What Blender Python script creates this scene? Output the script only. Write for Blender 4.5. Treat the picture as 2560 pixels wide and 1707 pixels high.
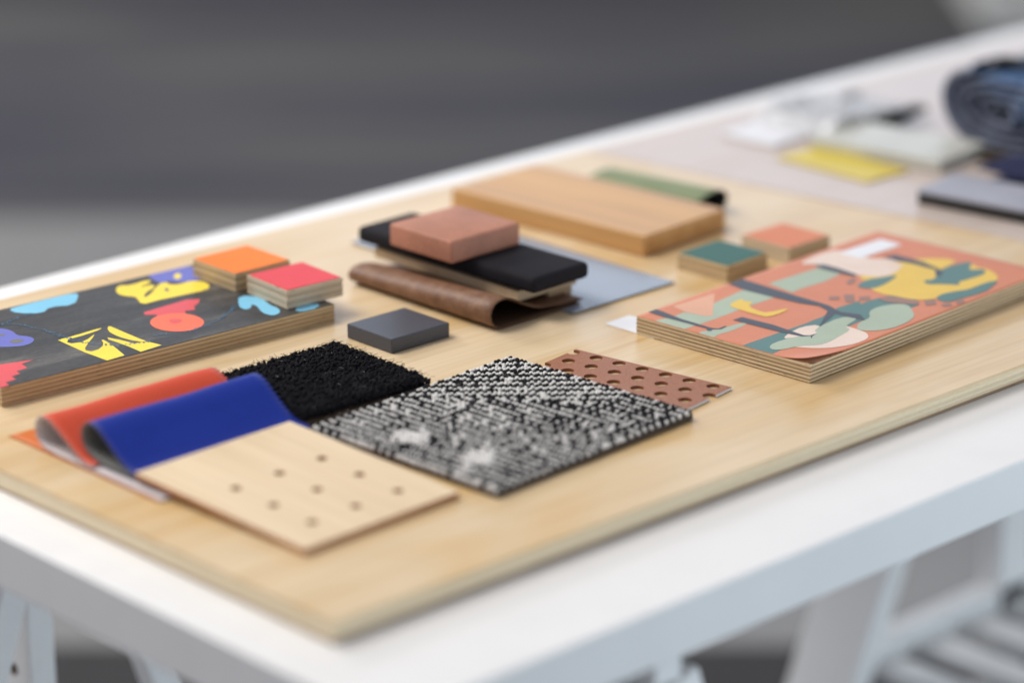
import bpy, bmesh, math, random
from mathutils import Vector, Matrix, noise

random.seed(7)
for o in list(bpy.data.objects):
    bpy.data.objects.remove(o, do_unlink=True)
scene = bpy.context.scene
COL = scene.collection
T = 0.80                 # height of the table top above the floor (m)
P = T + 0.014            # upper face of the plywood sheet lying on the table

# ------------------------------------------------------------------ camera
PITCH, YAW = math.radians(18.799), math.radians(46.2507)
fwd = Vector((math.cos(YAW) * math.cos(PITCH), math.sin(YAW) * math.cos(PITCH), -math.sin(PITCH)))
rgt = Vector((math.sin(YAW), -math.cos(YAW), 0.0))
upv = rgt.cross(fwd)
cam_data = bpy.data.cameras.new('camera')
cam = bpy.data.objects.new('camera', cam_data)
COL.objects.link(cam)
M = Matrix((rgt, upv, -fwd)).transposed().to_4x4()
M.translation = Vector((-0.91389, -1.04951, 0.68 + T))
cam.matrix_world = M
cam_data.sensor_width = 36.0
cam_data.lens = 104.52
cam_data.clip_start = 0.05
cam_data.clip_end = 100.0
cam_data.dof.use_dof = True
cam_data.dof.focus_distance = 2.015
cam_data.dof.aperture_fstop = 1.9
cam_data.dof.aperture_blades = 9
scene.camera = cam

# ------------------------------------------------------------------ light
world = bpy.data.worlds.new('World')
scene.world = world
world.use_nodes = True
bg = world.node_tree.nodes['Background']
bg.inputs['Color'].default_value = (0.93, 0.95, 1.04, 1)
bg.inputs['Strength'].default_value = 0.39


def area_lamp(name, loc, target, size_x, size_y, power, color):
    l = bpy.data.lights.new(name, 'AREA')
    l.shape = 'RECTANGLE'
    l.size, l.size_y = size_x, size_y
    l.energy, l.color = power, color
    o = bpy.data.objects.new(name, l)
    COL.objects.link(o)
    o.location = loc
    o.rotation_euler = (Vector(target) - Vector(loc)).to_track_quat('-Z', 'Y').to_euler()
    return o


# ceiling light above and to the left of the table, added low cool fill from the right, ceiling light over the room behind
area_lamp('ceiling_lamp', (-0.38, 1.40, T + 1.85), (0.45, 0.35, T), 1.1, 1.1, 43, (1.0, 0.955, 0.89))
area_lamp('low_fill', (1.35, -1.35, 0.72), (0.85, 0.0, 0.78), 2.4, 0.5, 21, (0.77, 0.91, 1.0))  # added unseen fill, cools the right table edge and trestle legs
area_lamp('left_fill', (-2.7, 0.3, 0.62), (0.2, 0.4, 0.62), 2.0, 0.8, 8, (0.88, 0.90, 1.0))  # added unseen fill, brightens the left-facing sides of legs and samples
area_lamp('room_lamp', (0.6, 5.0, 3.0), (0.9, 4.2, 0), 1.6, 1.6, 135, (1.0, 0.98, 0.96))
area_lamp('far_fill', (4.1, 3.3, 1.75), (1.0, 0.5, T), 3.0, 1.1, 20, (0.66, 0.80, 1.0))  # added unseen source behind the table for a cool sheen on the far plywood

scene.view_settings.view_transform = 'Standard'
scene.view_settings.look = 'None'
scene.view_settings.exposure = 0.07
scene.view_settings.gamma = 1.0
scene.view_settings.use_curve_mapping = False
scene.render.engine = 'CYCLES'
scene.cycles.use_denoising = True
scene.cycles.max_bounces = 8
scene.cycles.diffuse_bounces = 4
scene.cycles.sample_clamp_indirect = 6.0

# ------------------------------------------------------------------ materials
MATS = {}


def new_mat(name, rough=0.5, spec=0.5, base=(0.5, 0.5, 0.5)):
    m = bpy.data.materials.new(name)
    m.use_nodes = True
    nt = m.node_tree
    b = nt.nodes['Principled BSDF']
    b.inputs['Base Color'].default_value = (*base, 1)
    b.inputs['Roughness'].default_value = rough
    b.inputs['Specular IOR Level'].default_value = spec
    MATS[name] = m
    return m, nt, b


def coords(nt, scale, kind='Object', rot=(0, 0, 0)):
    tc = nt.nodes.new('ShaderNodeTexCoord')
    mp = nt.nodes.new('ShaderNodeMapping')
    mp.inputs['Scale'].default_value = scale
    mp.inputs['Rotation'].default_value = rot
    nt.links.new(tc.outputs[kind], mp.inputs['Vector'])
    return mp.outputs['Vector']


def noise_tex(nt, vec, scale, detail=3, rough=0.55, dist=0.0):
    n = nt.nodes.new('ShaderNodeTexNoise')
    n.inputs['Scale'].default_value = scale
    n.inputs['Detail'].default_value = detail
    n.inputs['Roughness'].default_value = rough
    n.inputs['Distortion'].default_value = dist
    nt.links.new(vec, n.inputs['Vector'])
    return n.outputs['Fac']


def ramp(nt, fac, stops):
    r = nt.nodes.new('ShaderNodeValToRGB')
    e = r.color_ramp.elements
    while len(e) < len(stops):
        e.new(0.5)
    for el, (p, c) in zip(e, stops):
        el.position = p
        el.color = (*c, 1) if len(c) == 3 else c
    nt.links.new(fac, r.inputs['Fac'])
    return r.outputs['Color']


def mix(nt, a, b, fac, mode='MIX'):
    n = nt.nodes.new('ShaderNodeMix')
    n.data_type = 'RGBA'
    n.blend_type = mode
    for sock, v in ((n.inputs[0], fac), (n.inputs[6], a), (n.inputs[7], b)):
        if hasattr(v, 'is_linked') or hasattr(v, 'links'):
            nt.links.new(v, sock)
        elif isinstance(v, (int, float)):
            sock.default_value = v
        else:
            sock.default_value = (*v, 1)
    return n.outputs[2]


def bump(nt, bsdf, height, strength=0.2, dist=0.001):
    n = nt.nodes.new('ShaderNodeBump')
    n.inputs['Strength'].default_value = strength
    n.inputs['Distance'].default_value = dist
    nt.links.new(height, n.inputs['Height'])
    nt.links.new(n.outputs['Normal'], bsdf.inputs['Normal'])


def wood(name, dark, mid, light, rough=0.4, grain=(2.0, 26.0, 26.0), fine=(9, 420, 420), spec=0.5, contrast=1.0, fig=0.0, voids=0.0):
    m, nt, b = new_mat(name, rough, spec)
    v1 = coords(nt, grain)
    n1 = noise_tex(nt, v1, 1.0, 4, 0.6, 1.6 if fig else 0.6)
    c1 = ramp(nt, n1, [(0.5 - 0.22 / contrast, dark), (0.5, mid), (0.5 + 0.2 / contrast, light)])
    v2 = coords(nt, fine)
    n2 = noise_tex(nt, v2, 1.0, 2, 0.6)
    c2 = ramp(nt, n2, [(0.3, (0.86, 0.84, 0.80)), (0.62, (1, 1, 1))])
    col = mix(nt, c1, c2, 0.75, 'MULTIPLY')
    if fig:
        v3 = coords(nt, (5.0, 11.0, 11.0))
        n3 = noise_tex(nt, v3, 1.0, 2, 0.5, 0.8)
        c3 = ramp(nt, n3, [(0.34, (0.95, 0.82, 0.58)), (0.5, (1.0, 0.97, 0.93)), (0.66, (1.07, 1.06, 1.08))])
        col = mix(nt, col, c3, fig, 'MULTIPLY')
    if voids:
        n4 = noise_tex(nt, coords(nt, (75, 75, 700)), 1.0, 3, 0.6)
        c4 = ramp(nt, n4, [(0.62, (1, 1, 1)), (0.70, (1 - voids,) * 3)])
        col = mix(nt, col, c4, 1.0, 'MULTIPLY')
    nt.links.new(col, b.inputs['Base Color'])
    bump(nt, b, n2, 0.06, 0.0004)
    rr = ramp(nt, n1, [(0.3, (rough * 0.85,) * 3), (0.7, (rough * 1.2,) * 3)])
    nt.links.new(rr, b.inputs['Roughness'])
    return m


def speckle(name, base, var=0.12, scale=900, rough=0.55, spec=0.5, bstr=0.15, bdist=0.0003, blotch=0.08):
    """even coloured surface with fine grain, broad tone drift and a little relief"""
    m, nt, b = new_mat(name, rough, spec)
    n1 = noise_tex(nt, coords(nt, (1, 1, 1)), scale, 2, 0.6)
    lo = tuple(max(0.0, c * (1 - var)) for c in base)
    hi = tuple(min(1.0, c * (1 + var)) for c in base)
    c1 = ramp(nt, n1, [(0.3, lo), (0.7, hi)])
    n2 = noise_tex(nt, coords(nt, (1, 1, 1)), 22, 3, 0.6)
    c2 = ramp(nt, n2, [(0.3, (1 - blotch,) * 3), (0.7, (1 + blotch,) * 3)])
    nt.links.new(mix(nt, c1, c2, 1.0, 'MULTIPLY'), b.inputs['Base Color'])
    if bstr:
        bump(nt, b, n1, bstr, bdist)
    return m


wood('birch_face', (0.64, 0.445, 0.22), (0.685, 0.53, 0.325), (0.725, 0.585, 0.40), rough=0.33, grain=(1.6, 17, 17), fine=(7, 260, 260), fig=0.85)
wood('ply_light', (0.60, 0.46, 0.27), (0.70, 0.56, 0.36), (0.76, 0.63, 0.43), rough=0.6, grain=(3, 3, 900), fine=(160, 160, 1400), voids=0.55)
wood('ply_dark', (0.20, 0.125, 0.065), (0.33, 0.225, 0.13), (0.44, 0.31, 0.19), rough=0.7, grain=(24, 24, 900), fine=(420, 420, 1800), voids=0.55)
wood('tan_light', (0.53, 0.39, 0.22), (0.63, 0.48, 0.29), (0.69, 0.55, 0.35), rough=0.65, grain=(4, 4, 900), fine=(200, 200, 1400), voids=0.55)
wood('tan_dark', (0.32, 0.215, 0.11), (0.44, 0.315, 0.18), (0.54, 0.405, 0.25), rough=0.7, grain=(20, 20, 900), fine=(420, 420, 1800), voids=0.55)
wood('tile_light', (0.58, 0.47, 0.33), (0.66, 0.55, 0.40), (0.72, 0.61, 0.46), rough=0.6, grain=(6, 6, 900), fine=(200, 200, 1400), voids=0.55)
wood('tile_dark', (0.46, 0.355, 0.23), (0.54, 0.43, 0.295), (0.60, 0.49, 0.35), rough=0.65, grain=(20, 20, 900), fine=(300, 300, 1600), voids=0.55)
wood('sheet_edge_light', (0.80, 0.67, 0.45), (0.85, 0.74, 0.53), (0.88, 0.78, 0.58), rough=0.6, grain=(5, 5, 500), fine=(160, 160, 900))
wood('sheet_edge_dark', (0.66, 0.51, 0.32), (0.75, 0.61, 0.41), (0.81, 0.68, 0.48), rough=0.65, grain=(9, 9, 500), fine=(220, 220, 900))
wood('pale_birch', (0.73, 0.555, 0.345), (0.765, 0.60, 0.39), (0.79, 0.63, 0.425), rough=0.42, grain=(20, 2.4, 20), fine=(300, 9, 300))
wood('oak', (0.46, 0.225, 0.075), (0.61, 0.345, 0.135), (0.68, 0.42, 0.19), rough=0.42, grain=(60, 2.2, 60), fine=(420, 9, 420))
wood('beige_wood', (0.50, 0.36, 0.22), (0.60, 0.46, 0.30), (0.66, 0.52, 0.36), rough=0.5)
speckle('burnt_edge', (0.48, 0.21, 0.09), 0.3, 300, 0.7)
speckle('white_laminate', (0.80, 0.80, 0.80), 0.01, 400, 0.38, 0.5, 0.03, 0.0002, 0.015)
lam = MATS['white_laminate'].node_tree
lb_ = lam.nodes['Principled BSDF']
src = lb_.inputs['Base Color'].links[0].from_socket
sc_ = ramp(lam, noise_tex(lam, coords(lam, (1, 1, 1)), 85, 4, 0.7), [(0.70, (1, 1, 1)), (0.80, (0.80, 0.79, 0.77))])
lam.links.new(mix(lam, src, sc_, 1.0, 'MULTIPLY'), lb_.inputs['Base Color'])
sr_ = ramp(lam, noise_tex(lam, coords(lam, (6, 60, 6), rot=(0, 0, 0.6)), 1.0, 3, 0.6), [(0.35, (0.32,) * 3), (0.65, (0.46,) * 3)])
lam.links.new(sr_, lb_.inputs['Roughness'])
speckle('white_paint', (0.84, 0.84, 0.84), 0.02, 300, 0.5, 0.5, 0.05, 0.0003, 0.02)
speckle('raw_hole', (0.16, 0.075, 0.018), 0.2, 300, 0.8)
speckle('black_print', (0.05, 0.05, 0.05))
# worn black stain over the grain of the veneer
m, nt, b = new_mat('black_stain', 0.46, 0.5)
n1 = noise_tex(nt, coords(nt, (5.5, 34, 34)), 1.0, 4, 0.62, 0.5)
n2 = noise_tex(nt, coords(nt, (260, 700, 700)), 1.0, 2, 0.7)
c1 = ramp(nt, n1, [(0.42, (0.026, 0.026, 0.028)), (0.56, (0.048, 0.047, 0.047)), (0.76, (0.17, 0.16, 0.145))])
c2 = ramp(nt, n2, [(0.35, (0.70, 0.70, 0.70)), (0.70, (1.45, 1.43, 1.38))])
nt.links.new(mix(nt, c1, c2, 1.0, 'MULTIPLY'), b.inputs['Base Color'])
bump(nt, b, n2, 0.15, 0.0003)

INK = {
    'cyan': (0.20, 0.53, 0.74), 'violet': (0.135, 0.15, 0.50), 'ground': (0.16, 0.155, 0.145), 'red': (0.70, 0.085, 0.10),
    'yellow_ink': (0.88, 0.68, 0.06), 'orange_ink': (0.84, 0.155, 0.075), 'redmix': (0.72, 0.085, 0.085), 'cyandot': (0.06, 0.16, 0.27),
    'sage': (0.38, 0.45, 0.34), 'peach': (0.70, 0.37, 0.235), 'teal': (0.088, 0.19, 0.18), 'cream': (0.76, 0.61, 0.52),
    'dark': (0.058, 0.066, 0.085), 'yellow': (0.76, 0.51, 0.075), 'darkwash': (0.30, 0.165, 0.125), 'print_orange': (0.62, 0.215, 0.11),
}
for k, c in INK.items():
    speckle('ink_' + k, c, 0.10, 1100, 0.48, 0.4, 0.08, 0.0002, 0.05)

TILE = {'tile_orange': (0.95, 0.205, 0.02), 'tile_pink': (0.71, 0.06, 0.078), 'tile_teal': (0.038, 0.128, 0.105), 'tile_coral': (0.66, 0.225, 0.11)}
for k, c in TILE.items():
    speckle(k, c, 0.03, 900, 0.5, 0.22, 0.06, 0.0002, 0.04)
speckle('slate', (0.060, 0.064, 0.080), 0.2, 1500, 0.40, 0.42, 0.10, 0.0002, 0.05)
speckle('terracotta', (0.42, 0.185, 0.12), 0.09, 420, 0.62, 0.4, 0.35, 0.0008, 0.16)
speckle('black_felt', (0.010, 0.009, 0.013), 0.3, 1500, 0.85, 0.25, 0.3, 0.0004, 0.1)
speckle('green_felt', (0.010, 0.085, 0.05), 0.2, 900, 0.8, 0.3)
speckle('blue_grey_sheet', (0.25, 0.285, 0.345), 0.03, 600, 0.22, 0.5, 0.02, 0.0002, 0.03)
speckle('white_card', (0.78, 0.79, 0.83), 0.01, 600, 0.5, 0.4, 0.02, 0.0002, 0.02)
speckle('grey_board', (0.36, 0.37, 0.43), 0.03, 600, 0.45)
speckle('black_board', (0.016, 0.015, 0.014), 0.2, 600, 0.6)
speckle('navy_cloth', (0.016, 0.02, 0.065), 0.2, 1500, 0.8, 0.3)
speckle('sage_plate', (0.55, 0.55, 0.50), 0.03, 600, 0.4)
speckle('dark_brown', (0.055, 0.035, 0.018), 0.2, 600, 0.6)
speckle('cardboard', (0.46, 0.32, 0.22), 0.06, 600, 0.6)
speckle('green_cloth', (0.22, 0.265, 0.155), 0.12, 1400, 0.75, 0.3)
speckle('dark_cloth', (0.025, 0.03, 0.034), 0.2, 1400, 0.8, 0.3)
speckle('backing_brown', (0.075, 0.055, 0.042), 0.25, 700, 0.85, 0.3)
speckle('black_yarn', (0.0075, 0.007, 0.010), 0.5, 1600, 0.9, 0.2, 0.5, 0.0006, 0.2)
speckle('rust_strap', (0.20, 0.06, 0.02), 0.2, 700, 0.6)
speckle('pale_plinth', (0.78, 0.78, 0.75), 0.03, 30, 0.6)

# coated fabrics: face and lining
for k, c in {'fabric_blue': (0.010, 0.030, 0.27), 'fabric_red': (0.62, 0.080, 0.038), 'fabric_orange': (0.58, 0.15, 0.025)}.items():
    speckle(k, c, 0.10, 1500, 0.5, 0.18, 0.12, 0.0002, 0.03)
speckle('lining_grey', (0.20, 0.20, 0.19), 0.15, 1500, 0.9, 0.2)
speckle('lining_white', (0.66, 0.60, 0.60), 0.08, 1500, 0.9, 0.2)
speckle('lining_brown', (0.10, 0.055, 0.03), 0.15, 900, 0.85, 0.3)
# leather
m, nt, b = new_mat('leather', 0.52, 0.4)
n1 = noise_tex(nt, coords(nt, (1, 1, 1)), 110, 4, 0.62, 0.4)
c1 = ramp(nt, n1, [(0.30, (0.135, 0.060, 0.031)), (0.5, (0.19, 0.092, 0.049)), (0.72, (0.25, 0.135, 0.078))])
vo = nt.nodes.new('ShaderNodeTexVoronoi')
vo.inputs['Scale'].default_value = 650
nt.links.new(coords(nt, (1, 1, 1)), vo.inputs['Vector'])
nt.links.new(c1, b.inputs['Base Color'])
bump(nt, b, vo.outputs['Distance'], 0.35, 0.0006)
# powder-coated metal
m, nt, b = new_mat('copper_coat', 0.48, 0.3)
n1 = noise_tex(nt, coords(nt, (1, 1, 1)), 1500, 2, 0.7)
c1 = ramp(nt, n1, [(0.32, (0.20, 0.070, 0.033)), (0.5, (0.31, 0.120, 0.060)), (0.72, (0.56, 0.29, 0.18))])
nt.links.new(c1, b.inputs['Base Color'])
bump(nt, b, n1, 0.4, 0.0003)
speckle('copper_edge', (0.22, 0.075, 0.035), 0.15, 900, 0.5)
# translucent yellow and clear plastic
m, nt, b = new_mat('yellow_plastic', 0.4, 0.4, (0.84, 0.66, 0.07))
b.inputs['Transmission Weight'].default_value = 0.25
m, nt, b = new_mat('clear_plastic', 0.22, 0.5, (0.86, 0.87, 0.90))
b.inputs['Transmission Weight'].default_value = 0.15
# carpets: colour kept on the yarn itself
m, nt, b = new_mat('loop_yarn', 0.9, 0.2)
at = nt.nodes.new('ShaderNodeAttribute')
at.attribute_name = 'yarn'
n1 = noise_tex(nt, coords(nt, (1, 1, 1)), 1300, 2, 0.7)
c1 = ramp(nt, n1, [(0.25, (0.72, 0.72, 0.72)), (0.75, (1.12, 1.12, 1.12))])
nt.links.new(mix(nt, at.outputs['Color'], c1, 1.0, 'MULTIPLY'), b.inputs['Base Color'])
bump(nt, b, n1, 0.5, 0.0006)
# denim
m, nt, b = new_mat('denim', 0.85, 0.25)
w = nt.nodes.new('ShaderNodeTexWave')
w.inputs['Scale'].default_value = 320
nt.links.new(coords(nt, (1, 1, 1), rot=(0.5, 0.3, 0.7)), w.inputs['Vector'])
n1 = noise_tex(nt, coords(nt, (1, 1, 1)), 60, 4, 0.75)
c1 = ramp(nt, n1, [(0.36, (0.025, 0.055, 0.13)), (0.5, (0.085, 0.17, 0.34)), (0.64, (0.30, 0.42, 0.60))])
c2 = ramp(nt, w.outputs['Fac'], [(0.3, (0.8, 0.8, 0.8)), (0.7, (1.15, 1.15, 1.15))])
nt.links.new(mix(nt, c1, c2, 1.0, 'MULTIPLY'), b.inputs['Base Color'])
speckle('denim_inside', (0.125, 0.14, 0.19), 0.5, 200, 0.9, 0.2, 0.4, 0.0008, 0.25)
# floors
m, nt, b = new_mat('floor_concrete', 0.55, 0.35)
n1 = noise_tex(nt, coords(nt, (1, 1, 1)), 1.3, 5, 0.6)
nt.links.new(ramp(nt, n1, [(0.3, (0.185, 0.18, 0.175)), (0.7, (0.24, 0.235, 0.23))]), b.inputs['Base Color'])
m, nt, b = new_mat('floor_carpet', 0.9, 0.2)
mp1 = nt.nodes.new('ShaderNodeMapping')
mp1.inputs['Scale'].default_value = (0.55, 2.6, 1)
nt.links.new(coords(nt, (1, 1, 1), rot=(0, 0, math.pi / 2 - YAW)), mp1.inputs['Vector'])
n1 = noise_tex(nt, mp1.outputs['Vector'], 1.0, 3, 0.5, 0.3)
n2 = noise_tex(nt, coords(nt, (1, 1, 1)), 300, 2, 0.6)
c1 = ramp(nt, n1, [(0.38, (0.050, 0.048, 0.062)), (0.5, (0.076, 0.074, 0.079)), (0.64, (0.105, 0.102, 0.096))])
c2 = ramp(nt, n2, [(0.3, (0.85, 0.85, 0.85)), (0.7, (1.12, 1.12, 1.12))])
nt.links.new(mix(nt, c1, c2, 1.0, 'MULTIPLY'), b.inputs['Base Color'])
speckle('near_carpet', (0.045, 0.043, 0.044), 0.25, 300, 0.9, 0.2)
wood('pale_pinkish', (0.55, 0.455, 0.395), (0.59, 0.495, 0.445), (0.615, 0.525, 0.48), rough=0.36, grain=(1.4, 12, 12), fine=(7, 200, 200))

# outlines of the printed shapes, millimetres on the table
LEFT_SHAPES=[
 ('cyan',1,1,[(203.6,630.6),(203.3,618.8),(216.3,606.3),(228.0,615.1),(243.1,606.2),(258.6,622.1),(260.8,629.1),(239.8,630.9),(215.7,631.4)]),
 ('violet',1,1,[(170.5,602.3),(175.6,599.5),(177.9,595.1),(178.5,588.2),(175.3,578.5),(180.1,571.8),(179.7,563.8),(172.7,557.9),(164.3,557.7),(156.4,563.1),(148.7,570.5)]),
 ('ground',2,1,[(164.1,571.3),(168.7,573.2),(172.3,570.8),(173.1,566.9),(169.4,564.2),(165.0,565.3),(162.9,568.3)]),
 ('ground',2,1,[(165.4,588.0),(170.4,588.5),(170.5,585.2),(167.3,584.0)]),
 ('red',1,0,[(130.5,534.8),(132.2,536.3),(154.7,528.9),(148.7,528.2),(143.1,527.1),(141.7,518.2),(132.2,517.2),(131.3,511.7),(124.0,511.1),(123.0,504.5),(114.4,504.1),(113.1,498.0),(107.0,497.6),(105.9,498.6)]),
 ('yellow',1,1,[(190.1,551.7),(200.8,550.9),(227.3,552.6),(224.4,549.5),(210.1,547.3),(195.8,547.3)]),
 ('yellow',1,0,[(189.6,551.2),(197.0,548.9),(191.5,543.1),(192.1,538.9),(198.2,536.6),(205.8,538.8),(215.2,544.1),(210.0,538.9),(201.6,532.3),(193.2,524.8),(190.6,520.5),(191.9,515.8),(198.1,516.1),(204.6,520.1),(208.9,525.4),(211.1,530.6),(212.6,530.2),(210.7,519.5),(207.6,508.0),(203.4,494.0),(188.6,493.6),(187.8,518.2)]),
 ('yellow',1,1,[(229.0,548.4),(233.4,551.8),(233.1,545.6),(231.6,515.1),(232.2,507.2),(229.0,508.6),(225.8,515.5),(223.9,526.7),(224.9,539.5)]),
 ('yellow',1,0,[(217.4,532.3),(220.9,521.1),(222.9,509.2),(228.0,508.8),(232.2,505.5),(234.4,493.7),(215.7,492.4),(216.3,506.8),(216.1,519.5),(215.5,528.4)]),
 ('violet',1,1,[(321.4,625.7),(339.2,628.2),(363.2,623.4),(346.7,588.6),(328.2,596.6),(326.0,605.2),(317.7,603.5),(318.9,612.0)]),
 ('yellow',2,1,[(284.3,613.7),(293.1,621.5),(299.1,615.7),(316.2,617.5),(316.0,611.7),(299.3,606.8),(312.5,606.7),(309.5,599.5),(296.0,593.9),(287.8,584.5),(285.2,591.8),(279.5,602.2)]),
 ('yellow',2,1,[(285.7,593.3),(297.2,604.1),(298.9,599.4),(290.2,589.0),(290.0,585.4),(298.8,590.1),(311.0,600.4),(322.7,606.7),(308.4,590.2),(297.7,574.0),(290.6,573.7),(277.8,573.7),(284.5,588.2)]),
 ('yellow',2,1,[(290.1,574.2),(307.9,590.7),(322.7,606.7),(320.6,595.9),(327.1,592.9),(336.9,594.1),(342.5,587.7),(341.8,577.3),(333.4,568.8),(312.0,571.2)]),
 ('ground',3,1,[(310.8,591.1),(314.9,593.5),(312.4,586.4),(308.8,585.1)]),
 ('yellow',2,1,[(333.7,610.7),(342.8,616.6),(340.3,607.6),(332.0,602.6)]),
 ('red',1,0,[(268.6,559.2),(307.8,561.2),(315.7,555.8),(309.4,548.9),(302.9,546.0),(298.0,538.5),(291.2,541.5),(286.8,534.2),(273.0,520.8),(266.2,527.3),(270.1,541.3),(266.6,543.2),(272.1,548.3),(265.5,554.1)]),
 ('orange',2,2,[(285.2,512.0),(282.0,508.7),(278.2,506.3),(274.1,504.8),(269.8,504.5),(265.7,505.3),(261.9,507.1),(258.6,509.9),(256.0,513.5),(254.2,517.7),(253.4,522.3),(253.5,527.1),(254.7,531.8),(256.7,536.1),(259.5,539.9),(263.1,542.8),(267.1,544.9),(271.3,545.8),(275.6,545.6),(279.7,544.4),(283.3,542.0),(286.4,538.7),(288.6,534.7),(289.9,530.2),(290.1,525.4),(289.4,520.6),(287.8,516.1)]),
 ('redmix',3,1,[(272.6,534.5),(278.9,528.4),(273.8,522.9),(268.0,524.1),(268.2,529.8)]),
 ('cyan',1,1,[(341.0,543.4),(350.3,529.8),(342.8,510.8),(343.1,501.5),(337.3,491.9),(328.8,490.5),(327.8,501.0),(335.0,515.3),(334.8,521.6),(329.3,514.7),(323.1,514.6),(325.4,524.5)]),
 ('cyan',1,1,[(351.5,493.5),(363.8,495.4),(370.7,488.7),(362.8,482.6),(352.9,482.4),(347.1,486.1)]),
]
LEFT_DOTS=[
 [(181.1,604.0),(190.0,607.4),(203.5,609.7),(212.6,609.8)],
 [(180.1,606.0),(189.5,598.1),(193.0,586.1),(195.2,572.2),(196.0,560.8),(195.9,552.4),(196.7,541.2),(199.8,533.0),(202.8,524.9),(208.9,517.0),(215.9,510.3),(225.6,507.2),(231.6,504.7),(237.6,503.1)],
 [(243.9,512.3),(256.7,507.3),(265.8,502.9),(284.0,504.4),(301.9,510.9),(326.5,526.5)],
]
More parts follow.
